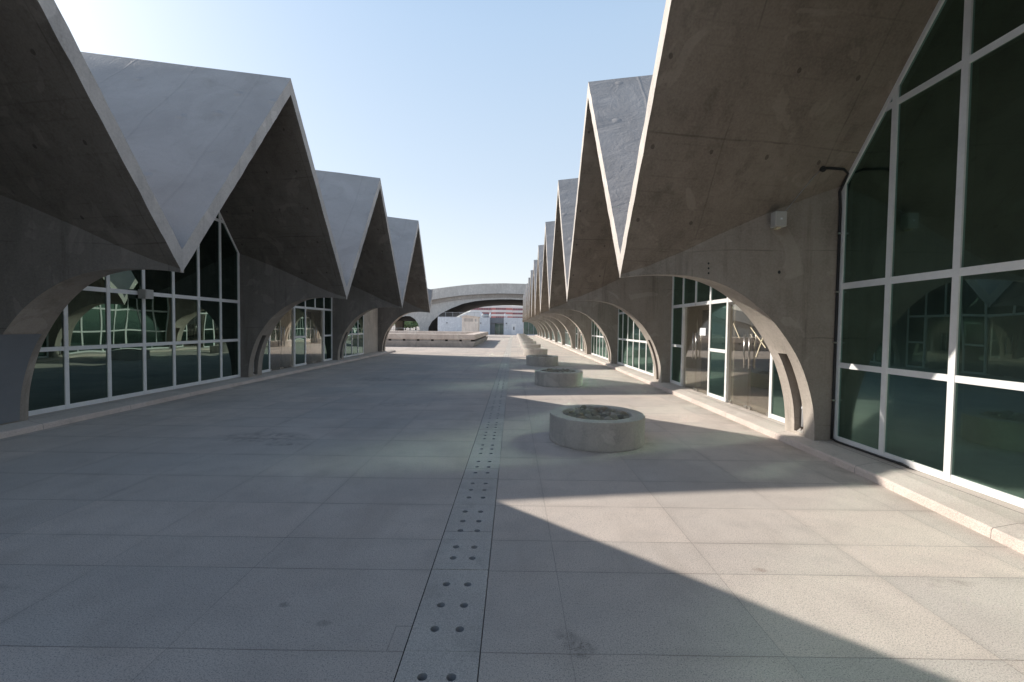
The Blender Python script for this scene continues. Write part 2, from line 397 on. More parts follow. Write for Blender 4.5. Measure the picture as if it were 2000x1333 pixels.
class Hall:
    def __init__(s, side, xt, dw, k0, k1, label):
        s.s, s.xt, s.dw, s.k0, s.k1 = side, xt, dw, k0, k1
        s.root = tag(empty('folded_roof_hall', (side*(xt+dw), 6.488, 0)), label, 'building')
        s.yo = Y0
    def w(s, d, y, z): return (s.s*(s.xt+d), y, z)
    def yk(s, k): return Y0 + P*k
    def face(s, mb, pts, mi=0):     # keep outward orientation consistent between mirrored halls
        pts = [s.w(*p) for p in pts]
        mb.poly(pts if s.s > 0 else pts[::-1], mi)
    def fold(s, k, frac=1.0, first=None):
        mb = MB(); ds = [0, .06, .7, 1.5, 2.3, 3.1, 4.5, 6.5, 9, DEPTH]
        nh = 60; ya, yb = s.yk(k), s.yk(k+1)
        N = 2*nh if frac == 1 else int(nh*frac)
        ys = [ya + P*i/(2*nh) for i in range(N+1)]
        grid = {}
        for j, d in enumerate(ds):
            for i, y in enumerate(ys):
                q = min(y-ya, yb-y) if True else 0
                lo = zv(d) + gs(d)*max(0, min(y-ya, yb-y))
                hi = lo + TV
                jl = jh = jd = 0
                if j < 2 and 0 < i < N:
                    jl = .016*noise.noise(Vector((y*4.1, s.s*3, 1))) + .008*noise.noise(Vector((y*15, s.s*5, 2)))
                    jh = .013*noise.noise(Vector((y*5.3, s.s*7, 4))) + .005*noise.noise(Vector((y*17, s.s*9, 3)))
                    cq = noise.noise(Vector((y*2.6, s.s*11, 6))); jl += .05*max(0, cq-.42); jh -= .05*max(0, noise.noise(Vector((y*3.1, s.s*13, 9)))-.45)
                    jd = .006*noise.noise(Vector((y*6, s.s, 8)))
                wv = .012*noise.noise(Vector((y*.9, d*.8, s.s*4))) if j > 1 else 0
                grid[0, j, i] = mb.vert(s.w(d+jd*(j == 0), y, lo+jl)); grid[1, j, i] = mb.vert(s.w(d+jd*(j == 0), y, hi+jh+wv))
        def q(a, b, c, d_, mi): mb.face((a, b, c, d_) if s.s > 0 else (d_, c, b, a), mi)
        for j in range(len(ds)-1):
            for i in range(N):
                q(grid[0, j, i], grid[0, j, i+1], grid[0, j+1, i+1], grid[0, j+1, i], 0)
                q(grid[1, j, i], grid[1, j+1, i], grid[1, j+1, i+1], grid[1, j, i+1], 1)
        for i in range(N):
            q(grid[0, 0, i], grid[1, 0, i], grid[1, 0, i+1], grid[0, 0, i+1], 2)
            e = len(ds)-1
            q(grid[0, e, i], grid[0, e, i+1], grid[1, e, i+1], grid[1, e, i], 2)
        for i in ((0, N) if frac != 1 else ((0,) if first == 0 else (N,) if first == 1 else ())):
            for j in range(len(ds)-1):
                mb.face((grid[0, j, i], grid[0, j+1, i], grid[1, j+1, i], grid[1, j, i]), 2)
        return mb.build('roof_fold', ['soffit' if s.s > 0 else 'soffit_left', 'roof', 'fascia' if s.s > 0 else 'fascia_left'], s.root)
    def fin(s, k, end=False):
        mb = MB(); yc = s.yk(k); dend = s.dw + .25 if not end else DEPTH
        def top(d): return zv(d) + hw(d)*gs(d) + .06
        SL, SH = (.17, 1.33)         # slot in the soffit
        a, b = -.10, .11
        pts = [p for p in ARCH]
        pts = sorted(pts, key=lambda p: -p[1]) if False else pts
        # insert slot limits
        def ins(z):
            for i in range(len(pts)-1):
                if pts[i][1] > z > pts[i+1][1] and pts[i][0] > 1:
                    t = (pts[i][1]-z)/(pts[i][1]-pts[i+1][1])
                    pts.insert(i+1, (pts[i][0]+(pts[i+1][0]-pts[i][0])*t, z)); return
        ins(SH); ins(SL)
        for (d0, z0), (d1, z1) in zip(pts, pts[1:]):
            h0, h1 = hw(d0), hw(d1)
            s.face(mb, [(d0, yc-h0, z0), (d1, yc-h1, z1), (d1, yc-h1, max(top(d1), z1)), (d0, yc-h0, max(top(d0), z0))])
            s.face(mb, [(d0, yc+h0, z0), (d0, yc+h0, max(top(d0), z0)), (d1, yc+h1, max(top(d1), z1)), (d1, yc+h1, z1)])
            slot = z0 <= SH+1e-4 and z1 >= SL-1e-4 and d0 > 1
            if not slot:
                s.face(mb, [(d0, yc-h0, z0), (d0, yc+h0, z0), (d1, yc+h1, z1), (d1, yc-h1, z1)], 1)
            else:
                D = .26
                s.face(mb, [(d0, yc-h0, z0), (d0, yc+a, z0), (d1, yc+a, z1), (d1, yc-h1, z1)], 1)
                s.face(mb, [(d0, yc+b, z0), (d0, yc+h0, z0), (d1, yc+h1, z1), (d1, yc+b, z1)], 1)
                s.face(mb, [(d0, yc+a, z0), (d0+D, yc+a, z0), (d1+D, yc+a, z1), (d1, yc+a, z1)], 0)
                s.face(mb, [(d0, yc+b, z0), (d1, yc+b, z1), (d1+D, yc+b, z1), (d0+D, yc+b, z0)], 0)
                s.face(mb, [(d0+D, yc+a, z0), (d0+D, yc+b, z0), (d1+D, yc+b, z1), (d1+D, yc+a, z1)], 0)
                if abs(z0-SH) < 1e-4: s.face(mb, [(d0, yc+a, z0), (d0, yc+b, z0), (d0+D, yc+b, z0), (d0+D, yc+a, z0)], 0)
                if abs(z1-SL) < 1e-4: s.face(mb, [(d1, yc+a, z1), (d1+D, yc+a, z1), (d1+D, yc+b, z1), (d1, yc+b, z1)], 0)
        # nose at the tip and the wall behind the arch foot
        d0, z0 = pts[0]; s.face(mb, [(0, yc-.035, z0), (0, yc-.035, top(0)), (0, yc+.035, top(0)), (0, yc+.035, z0)], 1)
        db = pts[-1][0]; zb = pts[-1][1]
        cols = [db, 2.9, s.dw, dend] if not end else [db, 2.9, s.dw, 5, 7, 9, dend]
        for u, v in zip(cols, cols[1:]):
            s.face(mb, [(u, yc-hw(u), zb), (v, yc-hw(v), zb), (v, yc-hw(v), top(v)), (u, yc-hw(u), top(u))])
            s.face(mb, [(u, yc+hw(u), zb), (u, yc+hw(u), top(u)), (v, yc+hw(v), top(v)), (v, yc+hw(v), zb)])
        s.face(mb, [(dend, yc-.35, zb), (dend, yc+.35, zb), (dend, yc+.35, top(dend)), (dend, yc-.35, top(dend))])
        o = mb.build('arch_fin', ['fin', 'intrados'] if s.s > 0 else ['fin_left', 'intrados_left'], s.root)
        pm = MB(); pm.tube([s.w(2.80, yc+.04, .24), s.w(2.80, yc+.04, 1.45)], .04, 12)
        for zz in (.5, 1.05): pm.tube([s.w(2.80, yc+.04, zz), s.w(2.80, yc+.04, zz+.035)], .047, 12)
        pm.build('downpipe', 'pipe', o)
        rb = MB()                    # broken concrete at the foot of the slot
        rg = random.Random(k*3+5)
        for _ in range(5):
            dd, yy, zz, r = 2.73+rg.random()*.1, yc-.08+rg.random()*.16, .17, .03+rg.random()*.035
            ring = [rb.vert(s.w(dd+r*math.cos(t)*rg.uniform(.7, 1.2), yy+r*math.sin(t)*rg.uniform(.7, 1.2), zz)) for t in [i*1.05 for i in range(6)]]
            ap = rb.vert(s.w(dd, yy, zz+r*rg.uniform(.8, 1.6)))
            for i in range(6): rb.face((ring[i], ring[(i+1) % 6], ap))
        rb.build('rubble', 'planter', o)
        return o
    def ztop(s, y, k): 
        ya = s.yk(k); return zv(s.dw) + gs(s.dw)*max(0, min(y-ya, ya+P-y))
    def window(s, k, doors=False, ncell=7, ystart=None, seed=0):
        ya, yb = s.yk(k)+.35, s.yk(k+1)-.35
        cw = (yb-ya)/7
        ys = [ya+cw*i for i in range(8)][:ncell+1]
        RAILS = [1.203, 2.283, 4.383]
        zt = lambda y: s.ztop(y, k)
        g = gs(s.dw); yr = s.yk(k)+P/2
        fm = MB(); W = .036; dp = (s.dw-.055, s.dw+.05); zb = PL
        rg = random.Random(seed*31+k*7+int(s.s+2))
        def bar_v(y, z0, z1f, w=W, dd=dp):
            L = [(dd[0], y-w, z0), (dd[0], y+w, z0), (dd[1], y+w, z0), (dd[1], y-w, z0)]
            T = [(dd[0], y-w, z1f(y-w)), (dd[0], y+w, z1f(y+w)), (dd[1], y+w, z1f(y+w)), (dd[1], y-w, z1f(y-w))]
            lo = [fm.vert(s.w(*p)) for p in L]; hi = [fm.vert(s.w(*p)) for p in T]
            for i in range(4): fm.face((lo[i], lo[(i+1) % 4], hi[(i+1) % 4], hi[i]))
        def bar_h(y0, y1, z, w=W, dd=(s.dw-.05, s.dw+.045)):
            fm.box(s.w(dd[0], y0, z-w), s.w(dd[1], y1, z+w))
        door_cells = (1, 2, 4, 5) if doors else ()
        top_in = lambda y: zt(y)-.01
        for i, y in enumerate(ys):
            yy = min(max(y, ya+W), yb-W)
            if doors and i in (2, 5): bar_v(yy, RAILS[1]-.0, top_in)
            else: bar_v(yy, zb, top_in, W*1.1 if i in (0, 7) else W)
        for c in range(ncell):
            y0, y1 = ys[c]+W, ys[c+1]-W
            if c in door_cells:
                pass
            else:
                bar_h(y0, y1, zb+.04, .04); bar_h(y0, y1, RAILS[0])
            bar_h(y0, y1, RAILS[1], W*1.15)
        # upper rail only where there is room
        half = (RAILS[2]-zv(s.dw))/g
        u0, u1 = s.yk(k)+half+.04, s.yk(k+1)-half-.04
        for c in range(ncell):
            y0, y1 = max(ys[c]+W, u0), min(ys[c+1]-W, u1)
            if y1 > y0: bar_h(y0, y1, RAILS[2])
        # sloping head members
        for (p, q) in ((ya, yr), (yr, yb)):
            if q > ys[-1]+.01 and ncell < 7: q = ys[-1]
            if q <= p: continue
            A = [(dp[0]-.004, p, zt(p)-.09), (dp[0]-.004, q, zt(q)-.09), (dp[0]-.004, q, zt(q)+.01), (dp[0]-.004, p, zt(p)+.01)]
            f_ = [fm.vert(s.w(*v)) for v in A]; b_ = [fm.vert(s.w(dp[1]+.004, v[1], v[2])) for v in A]
            fm.face(f_); fm.face(b_[::-1])
            for i in range(4): fm.face((f_[i], b_[i], b_[(i+1) % 4], f_[(i+1) % 4]))
        win = fm.build('window', 'frame', s.root)
        gm = MB()
        def pane(y0, y1, z0, z1f, d):
            nu = nv = 8; q_ = 1.0 if s.s < 0 else .45; am = q_*rg.uniform(-.0016, .0016); am2 = q_*rg.uniform(-.0008, .0008); tl = rg.uniform(-.002, .002); tv = rg.uniform(-.0015, .0015)
            ids = []
            for a in range(nu+1):
                for b in range(nv+1):
                    u, v = a/nu, b/nv; y = y0+(y1-y0)*u; z1 = z1f(y)
                    z = z0 + (z1-z0)*v
                    bu = am*math.sin(math.pi*u)*math.sin(math.pi*v) + am2*math.sin(2*math.pi*u+1)*math.sin(math.pi*v*1.5+.6) + tl*(u-.5) + tv*(v-.5)
                    ids.append(gm.vert(s.w(d+bu, y, z)))
            for a in range(nu):
                for b in range(nv):
                    i = a*(nv+1)+b; q4 = (ids[i], ids[i+nv+1], ids[i+nv+2], ids[i+1]); gm.face(q4 if s.s < 0 else q4[::-1], 0, True)
        for c in range(ncell):
            y0, y1 = ys[c]+.01, ys[c+1]-.01
            zs = [zb+.02] + RAILS
            for r in range(4):
                if c in door_cells and r < 2: continue
                z0 = zs[r]
                if z0 > max(zt(y0), zt(y1)): continue
                zf = (lambda y, r=r: min(zs[r+1], zt(y)-.02)) if r < 3 else (lambda y: zt(y)-.02)
                zl = (lambda y, z0=z0, zf=zf: max(zf(y), z0+.001))
                pane(y0, y1, z0, zl, s.dw-.036)
        gm.build('glass', 'glass' if s.s > 0 else 'glass_left', win)
        if doors:
            for c in (1, 4):
                y0, y1 = ys[c]+W, ys[c+2]-W
                pf = MB()                                     # deep portal frame
                dd = s.dw
                for y in (y0, y1-.09): pf.box(s.w(dd+.052, y, zb), s.w(dd+.42, y+.09, 2.245))
                pf.box(s.w(dd+.052, y0+.09, 2.16), s.w(dd+.42, y1-.09, 2.243))
                pf.build('door_frame', 'portal', win)
                mid = (y0+y1)/2
                for (l0, l1, hy, pr) in ((y0+.012, mid-.004, mid-.09, .0), (mid+.004, y1-.012, mid+.09, .0)):
                    lm = MB(); lm.box(s.w(dd-.006, l0, zb+.012), s.w(dd+.006, l1, 2.235))
                    leaf = lm.build('door', 'doorglass', s.root)
                    for sd in (-1, 1):
                        hm = MB(); x = dd+sd*.055
                        hm.tube([s.w(x, hy, .93), s.w(x, hy, 1.58)], .013, 10)
                        for zz in (1.0, 1.51): hm.tube([s.w(dd+sd*.007, hy, zz), s.w(x, hy, zz)], .009, 8)
                        hm.build('handle', 'steel', leaf)
                    ye = l0 if l0 < mid-.3 else l1-.13
                    ym = mid-.12 if l0 < mid-.3 else mid+.02
                    for (u_, v_, t_) in ((ye, zb+.002, .13), (ye, 2.185, .13), (ym, zb+.002, .1)):
                        pm = MB(); pm.box(s.w(dd-.016, u_, v_), s.w(dd+.016, u_+t_, v_+.053)); pm.build('patch_fitting', 'steel', leaf)
        return win
    def wall_box(s, name, d0, d1, y0, y1, z0, z1, m):
        mb = MB(); mb.box(s.w(d0, y0, z0), s.w(d1, y1, z1)); return mb.build(name, m, s.root)
    def shell(s, ya, yb):
        s.wall_box('interior_floor', s.dw+.06, DEPTH-.3, ya, yb, .02, .135, 'interior')
        mb = MB()
        d = DEPTH-.35
        for k in range(s.k0, s.k1):
            y0, ym, y1 = s.yk(k), s.yk(k)+P/2, s.yk(k+1)
            for dd in (d, d+.2):
                s.face(mb, [(dd, y0, 0), (dd, y0, zv(dd)+.1), (dd, ym, zr(dd)+.1), (dd, y1, zv(dd)+.1), (dd, y1, 0)])
        mb.build('rear_wall', 'interior', s.root)

left = Hall(-1, 4.88, 2.97, -2, 4, 'long concrete hall with zigzag folded roof left of the plaza, its front in shade')
right = Hall(1, 1.55, 2.99, -2, 12, 'long concrete hall with zigzag folded roof right of the plaza, with sunlit arch fins')
left.shell(left.yk(-2), left.yk(4)); right.shell(right.yk(-2), right.yk(12))
for k in range(-2, 4):
    left.fold(k)
    if k == 2: left.window(k, doors=True, seed=k)
    elif k == 3: left.window(k, ncell=4, seed=k)
    else: left.window(k, seed=k)
for k in range(-2, 5): left.fin(k, end=k in (-2, 4))
left.fold(4, frac=.25)
# solid wall closing the last bay of the left hall
mb = MB(); y0 = left.yk(3)+.35+4*(P-.7)/7+.04; y1 = left.yk(4)-.35; yr = left.yk(3)+P/2
for dd in (left.dw-.04, left.dw+.2):
    pts = [(dd, y0, PL-.02), (dd, y1, PL-.02), (dd, y1, left.ztop(y1, 3)+.05), (dd, y0, left.ztop(y0, 3)+.05)]
    left.face(mb, pts)
left.face(mb, [(left.dw-.04, y0, PL), (left.dw-.04, y0, left.ztop(y0, 3)+.05), (left.dw+.2, y0, left.ztop(y0, 3)+.05), (left.dw+.2, y0, PL)])
mb.build('infill_wall', 'intrados', left.root)
for k in range(-2, 12):
    right.fold(k, first=0 if k == -2 else 1 if k == 11 else None); right.window(k, doors=k in (1, 4), seed=k+20)
for k in range(-2, 13): right.fin(k, end=k in (-2, 12))
# grey sheet covering the slot of the nearest visible left fin
mb = MB(); yc = left.yk(1)
pp = [p for p in ARCH if p[0] > 1 and p[1] < 1.50] 
for (d0, z0), (d1, z1) in zip(pp, pp[1:]):
    z1 = max(z1, PL+.01)
    left.face(mb, [(d0-.018, yc-.36, z0), (d0-.018, yc+.20, z0), (d1-.018, yc+.20, z1), (d1-.018, yc-.36, z1)])
mb.build('cover_sheet', 'sheet', left.root)

# ------------------------------------------------------------------ ground
mb = MB()
XA, XB = -.548, -.148
ring = [(-900, 0), (XA, 0), (XA, -.16), (XB, -.16), (XB, 0), (900, 0)]
YS = [-60, 87, 1500]
for (ya, yb) in zip(YS, YS[1:]):
    if yb <= 87:
        for i, ((x0, z0), (x1, z1)) in enumerate(zip(ring, ring[1:])):
            mb.poly([(x0, ya, z0), (x1, ya, z1), (x1, yb, z1), (x0, yb, z0)], 0 if i in (0, 4) else 1)
    else: mb.poly([(-900, ya, 0), (900, ya, 0), (900, yb, 0), (-900, yb, 0)])
tag(mb.build('plaza_paving', ['paving', 'trench']), kind='structure')
def plinth(name, edge, xin, y_end):
    sg = 1 if xin > 0 else -1
    mb = MB(); bv = .018
    KH = .088; prof = lambda xe: [(xe, 0.0), (xe+.004*sg, KH-bv), (xe+bv*sg, KH), (xe+.22*sg, PL-.012), (xin, PL)]
    rows = []
    for (y, xe) in edge: rows.append([mb.vert((x, y, z)) for x, z in prof(xe)])
    for A, B in zip(rows, rows[1:]):
        for i in range(4):
            f = (A[i], A[i+1], B[i+1], B[i]); mb.face(f if sg < 0 else f[::-1], 0 if i < 2 else 1)
    mb.face(rows[-1]+[mb.vert((xin, edge[-1][0], 0))], 0)
    tag(mb.build(name, ['kerb', 'plinth']), kind='structure')
def edge_pts(ctrl, y0, y1):
    out = []; y = y0
    while y <= y1:
        for (a, xa), (b, xb) in zip(ctrl, ctrl[1:]):
            if a <= y <= b: x = xa+(xb-xa)*(y-a)/(b-a)
        out.append((y, x + .006*noise.noise(Vector((0, y*2.3, xa))))); y += .4
    return out
plinth('raised_pavement_right', edge_pts([(-20, 3.86), (3.2, 3.88), (5, 4.04), (14, 4.09), (200, 4.09)], -14, 84), 4.9, 84)
plinth('raised_pavement_left', edge_pts([(-20, -7.25), (6, -7.25), (12, -7.38), (200, -7.38)], -14, 27.8), -8.1, 27.8)

# ------------------------------------------------------------------ drain covers
def cover(y0, y1, rows):
    mb = MB(); xa, xb = XA+.0055, XB-.0055
    ya, yb = y0+(.006 if y0 in (2.985, 4.81, 7.10) else .0012), y1-(.004 if y1 in (2.985, 4.81, 7.10) else .0012); xm = -.3475; hx = (xm-.0695, xm+.0695); r = .0245; z = -.001
    cx = [xa] + [hx[0]-.055, hx[0]+.055, hx[1]-.055, hx[1]+.055] + [xb]
    cy = [ya]
    for q in rows: cy += [q-.055, q+.055]
    cy.append(yb)
    for i in range(5):
        for j in range(len(cy)-1):
            a, b, c, d = cx[i], cx[i+1], cy[j], cy[j+1]
            if b-a < 1e-4 or d-c < 1e-4: continue
            if i in (1, 3) and j % 2 == 1:
                hc = (hx[0] if i == 1 else hx[1], rows[(j-1)//2]); n = 20
                inn, outr, bot = [], [], []
                for k in range(n):
                    t = 2*math.pi*k/n + math.pi/n; ct, st = math.cos(t), math.sin(t)
                    m = max(abs(ct), abs(st)); e = .055/m
                    outr.append(mb.vert((hc[0]+ct*e, hc[1]+st*e, z)))
                    inn.append(mb.vert((hc[0]+ct*r, hc[1]+st*r, z-.001))); bot.append(mb.vert((hc[0]+ct*r, hc[1]+st*r, z-.05)))
                for k in range(n):
                    k2 = (k+1) % n
                    mb.face((outr[k], outr[k2], inn[k2], inn[k])); mb.face((inn[k], inn[k2], bot[k2], bot[k]), 1)
                mb.face(bot, 1)
            else: mb.poly([(a, c, z), (b, c, z), (b, d, z), (a, d, z)])
    for (p, q) in (((xa, ya), (xb, ya)), ((xb, ya), (xb, yb)), ((xb, yb), (xa, yb)), ((xa, yb), (xa, ya))):
        mb.poly([(p[0], p[1], z), (p[0], p[1], -.09), (q[0], q[1], -.09), (q[0], q[1], z)])
    o = mb.build('drain_cover', ['cover', 'holes'], None, ((xa+xb)/2, y0, -.0))
    return o
JY = [1.3, 2.222, 2.985, 3.41, 4.10, 4.81, 5.60, 6.36, 7.10, 7.82, 8.60, 9.38]
RO = [[1.63, 1.84, 2.055], [2.39, 2.60, 2.815], [3.14, 3.30], [3.57, 3.745, 3.94], [4.27, 4.47, 4.66], [5.0, 5.21, 5.42],
      [5.77, 5.98, 6.18], [6.53, 6.73, 6.93], [7.27, 7.46, 7.65], [8.0, 8.21, 8.42], [8.79, 8.99, 9.19]]
LC = 'grey granite drain cover slab with round holes in the channel along the plaza'
covers = []
for i in range(len(RO)): covers.append(cover(JY[i], JY[i+1], RO[i]))
proto = cover(9.38, 10.145, [9.56, 9.76, 9.96]); covers.append(proto)
y = 10.145
while y < 86.2:
    covers.append(dup(proto, y-9.38)); y += .765
words = ['nearest', 'second', 'third', 'fourth', 'fifth', 'sixth']
for i, o in enumerate(covers):
    tag(o, (words[i]+' grey granite drain cover slab counted from the bottom edge of the view') if i < 6 else 'grey granite drain cover slab farther along the perforated channel of the plaza', 'drain cover', 'drain covers in the channel')
tag(covers[2], 'short drain cover slab with only two rows of holes')

# ------------------------------------------------------------------ planters with stones
def stone_mesh(i):
    rg = random.Random(100+i); mb = MB()
    sx, sy, sz = rg.uniform(.85, 1.3), rg.uniform(.75, 1.0), rg.uniform(.55, .8)
    nu, nv = 12, 8; rows = []
    for b in range(1, nv):
        th = math.pi*b/nv; rows.append([])
        for a in range(nu):
            ph = 2*math.pi*a/nu
            v = Vector((math.sin(th)*math.cos(ph), math.sin(th)*math.sin(ph), math.cos(th)))
            q = 1 + .16*noise.noise(v*1.3+Vector((i*7, 0, 0)))
            rows[-1].append(mb.vert((v.x*sx*q, v.y*sy*q, v.z*sz*q)))
    t = mb.vert((0, 0, sz)); bt = mb.vert((0, 0, -sz))
    for a in range(nu):
        a2 = (a+1) % nu
        mb.face((t, rows[0][a], rows[0][a2]), 0, True); mb.face((bt, rows[-1][a2], rows[-1][a]), 0, True)
        for b in range(len(rows)-1): mb.face((rows[b][a], rows[b+1][a], rows[b+1][a2], rows[b][a2]), 0, True)
    return mb
def stone_spots(seed, R=.50):
    rg = random.Random(seed); out = []; tries = 0
    while tries < 9000 and len(out) < 145:
        tries += 1
        r = rg.choice((.030, .036, .044, .050, .058, .064)); a = rg.uniform(0, 2*math.pi); q = (R-r*1.05)*math.sqrt(rg.random())
        x, yy = q*math.cos(a), q*math.sin(a)
        if all((x-u)**2+(yy-v)**2 > ((r+w)*.66)**2 for u, v, w, _ in out):
            out.append((x, yy, r, rg.random()))
    return out
smeshes = []
for i in range(8):
    o = stone_mesh(i).build('stone', 'stone%d' % (i % 4)); smeshes.append(o.data); bpy.data.objects.remove(o)
ordn = ['nearest and largest', 'second nearest', 'third nearest', 'fourth nearest', 'fifth nearest', 'sixth nearest', 'seventh nearest', 'eighth nearest', 'ninth nearest', 'tenth nearest', 'eleventh nearest', 'farthest']
p_mb = MB()
n = 96
p_mb.lathe([(.692, .0), (.70, .01), (.70, .392), (.694, .400), (.518, .400), (.508, .392), (.505, .26)], n, jit=.004)
p_mb.face([p_mb.vert((.505*math.cos(2*math.pi*k/48), .505*math.sin(2*math.pi*k/48), .27)) for k in range(48)], 1)
p0 = p_mb.build('round_planter', ['planter', 'trench'])
PX = [1.262, 1.34, 1.27] + [1.30]*9
for k in range(1, 13):
    o = p0 if k == 1 else p0.copy()
    if k > 1: C.objects.link(o)
    x, yy = PX[k-1], Y0+P*k+(.09 if k == 1 else .0)
    o.location = (x, yy, 0); o.rotation_euler.z = k*.7
    tag(o, ordn[k-1]+' round concrete planter in the row beside the right hall', 'planter', 'round concrete planters in a row')
    rg = random.Random(k*17)
    spots = stone_spots(k)
    if k <= 2:
        for j, (sx, sy, r, q) in enumerate(spots):
            s_ = bpy.data.objects.new('river_stone', smeshes[rg.randrange(8)]); C.objects.link(s_)
            s_.location = (x+sx, yy+sy, .335+r*.35+q*.035); s_.scale = (r*1.12,)*3
            s_.rotation_euler = (rg.uniform(-.4, .4), rg.uniform(-.4, .4), rg.uniform(0, 6.28))
            tag(s_, 'rounded grey-brown river stone heaped in the %s round planter' % ('nearest' if k == 1 else 'second nearest'), 'stone', 'river stones in the %s planter' % ('nearest' if k == 1 else 'second'))
    mm = MB()
    for (sx, sy, r, q) in spots:
        zc = .318+r*.35+q*.02 if k > 2 else .262; r = r if k > 2 else r*.9
        rows = []
        for b in range(1, 4):
            th = math.pi*b/4; rows.append([mm.vert((sx+r*math.sin(th)*math.cos(a*1.0472)*1.1, sy+r*math.sin(th)*math.sin(a*1.0472), zc+r*.7*math.cos(th))) for a in range(6)])
        t = mm.vert((sx, sy, zc+r*.7))
        for a in range(6):
            mm.face((t, rows[0][a], rows[0][(a+1) % 6]), 0, True)
            for b in range(2): mm.face((rows[b][a], rows[b+1][a], rows[b+1][(a+1) % 6], rows[b][(a+1) % 6]), 0, True)
    so = mm.build('river_stones', 'trench' if k <= 2 else 'stone%d' % (k % 4)); so.location = (x, yy, 0)  # bed of the two nearest planters blackened as shade between the stones
    tag(so, 'dark bed of small stones inside the %s round planter' % ordn[k-1], 'stones', 'stone beds in the planters', 'stuff')

# ------------------------------------------------------------------ small fixtures
def speaker(c, w, h, d, axis, label):
    mb = MB(); c = Vector(c)
    r = tag(empty('wall_speaker', c), label, 'speaker')
    if axis == 'y':   # mounted on a face looking towards -Y
        mb.box(c-Vector((w/2, 0, h/2)), c+Vector((w/2, d, h/2))); mb.build('housing', 'speaker', r, bevel=.008)
        g = MB(); g.box(c-Vector((w/2-.012, .006, h/2-.012)), c+Vector((w/2-.012, -.0005, h/2-.012))); g.build('grille', 'grille', r)
        l = MB(); l.box(c-Vector((.014, .009, .012)), c+Vector((.014, -.0065, .012))); l.build('badge', 'paper', r)
        b = MB(); b.box(c+Vector((-.03, d*.3, -h/2-.022)), c+Vector((.02, d, -h/2-.001))); b.build('bracket', 'tape', r)
    else:             # on the window mullion, looking towards +X
        mb.box(c-Vector((d, w/2, h/2)), c+Vector((0, w/2, h/2))); mb.build('housing', 'speaker', r, bevel=.008)
        g = MB(); g.box(c+Vector((.0005, -w/2+.015, -h/2+.015)), c+Vector((.006, w/2-.015, h/2-.015))); g.build('grille', 'grille', r)
yf = right.yk(1)
speaker((3.61, 6.03, H+1.50), .155, .205, .12, 'y', 'small beige wall speaker on the concrete fin right of the double doors')
speaker((-7.62, 9.22, H+.58), .20, .19, .17, 'x', 'small beige speaker box on a mullion of the large left window')
def plate_hit(px, py):       # where a sight line meets the underside of the near right roof fold
    d = ray(px, py); best = None
    for i in range(200, 1200):
        t = i*.008; q = d*t; dd = q.x-right.xt
        if dd < 0: continue
        yk1 = right.yk(1); dist = yk1-q.y
        under = zv(dd)+gs(dd)*dist
        if q.z+H >= under-.02 and 0 < dist < P/2: return q+Vector((0, 0, H))
        if dist < hw(dd)+.02: return Vector((q.x, yk1-hw(dd)-.02, q.z+H))
    return q+Vector((0, 0, H))
cm = MB()
xf = right.xt+right.dw-.13
pth = [Vector((4.46, 6.115, .16)), Vector((4.465, 6.115, .5)), Vector((4.465, 6.115, 2.0)), Vector((4.465, 6.115, 3.35)), plate_hit(1640, 375), plate_hit(1657, 340), plate_hit(1648, 331), plate_hit(1620, 329), plate_hit(1606, 330)]
cm.tube(pth, .017, 8)
cr = tag(empty('cable_conduit', (4.36, 6.1, .14)), 'black cable conduit clipped up the fin beside the large right window', 'conduit')
cm.build('pipe', 'black', cr)
for zz in (.7, 1.5, 2.2, 3.0): cl = MB(); cl.box((4.437, 6.09, zz), (4.49, 6.139, zz+.02)); cl.build('clip', 'steel', cr)
jb = MB(); e = pth[-1]; jb.tube([e+Vector((0, -.03, -.02)), e+Vector((0, .05, .03))], .035, 10); jb.build('junction_box', 'black', cr)
w2 = MB(); w2.tube([pth[-1], plate_hit(1590, 345), plate_hit(1565, 375), plate_hit(1545, 400), Vector((3.68, 6.08, H+1.60))], .004, 5)
w2.build('wire', 'rail', cr)
fl = MB(); fl.tube([Vector((4.46, 6.10, .17)), Vector((4.455, 6.0, .156)), Vector((4.455, 5.7, .157)), Vector((4.457, 5.2, .158)), Vector((4.44, 4.98, .17)), Vector((4.44, 4.9, .156))], .014, 8)
tag(fl.build('floor_cable', 'black'), 'black cable lying on the ledge along the sill of the large right window', 'cable')
Xw = right.xt+right.dw
nm = MB(); a = atX(1367, 641, Xw-.012); b = atX(1378, 656, Xw-.012)
nm.box((Xw-.013, b.y, b.z), (Xw-.009, a.y, a.z)); tag(nm.build('paper_notice', 'paper'), 'white sheet of paper taped to the far double door of the right hall', 'notice')
def strip(p, q, label):
    A, B = atX(*p, Xw-.012), atX(*q, Xw-.012); d = (B-A).normalized(); nn = Vector((0, -d.z, d.y))*.011
    m_ = MB(); off = Vector((.003, 0, 0))
    v = [A+nn, B+nn, B-nn, A-nn]; i0 = [m_.vert(x) for x in v]; i1 = [m_.vert(x+off) for x in v]
    m_.face(i0); m_.face(i1[::-1])
    for i in range(4): m_.face((i0[i], i1[i], i1[(i+1) % 4], i0[(i+1) % 4]))
    tag(m_.build('tape_strip', 'tape'), label, 'tape')
strip((1432, 632), (1444, 661), 'short strip of masking tape left of the handles on the near double door')
strip((1466, 640), (1495, 680), 'long masking tape strip falling to the right, part of the cross on the double door')
strip((1491, 656), (1476, 698), 'shorter masking tape strip rising to the right, part of the cross on the door')

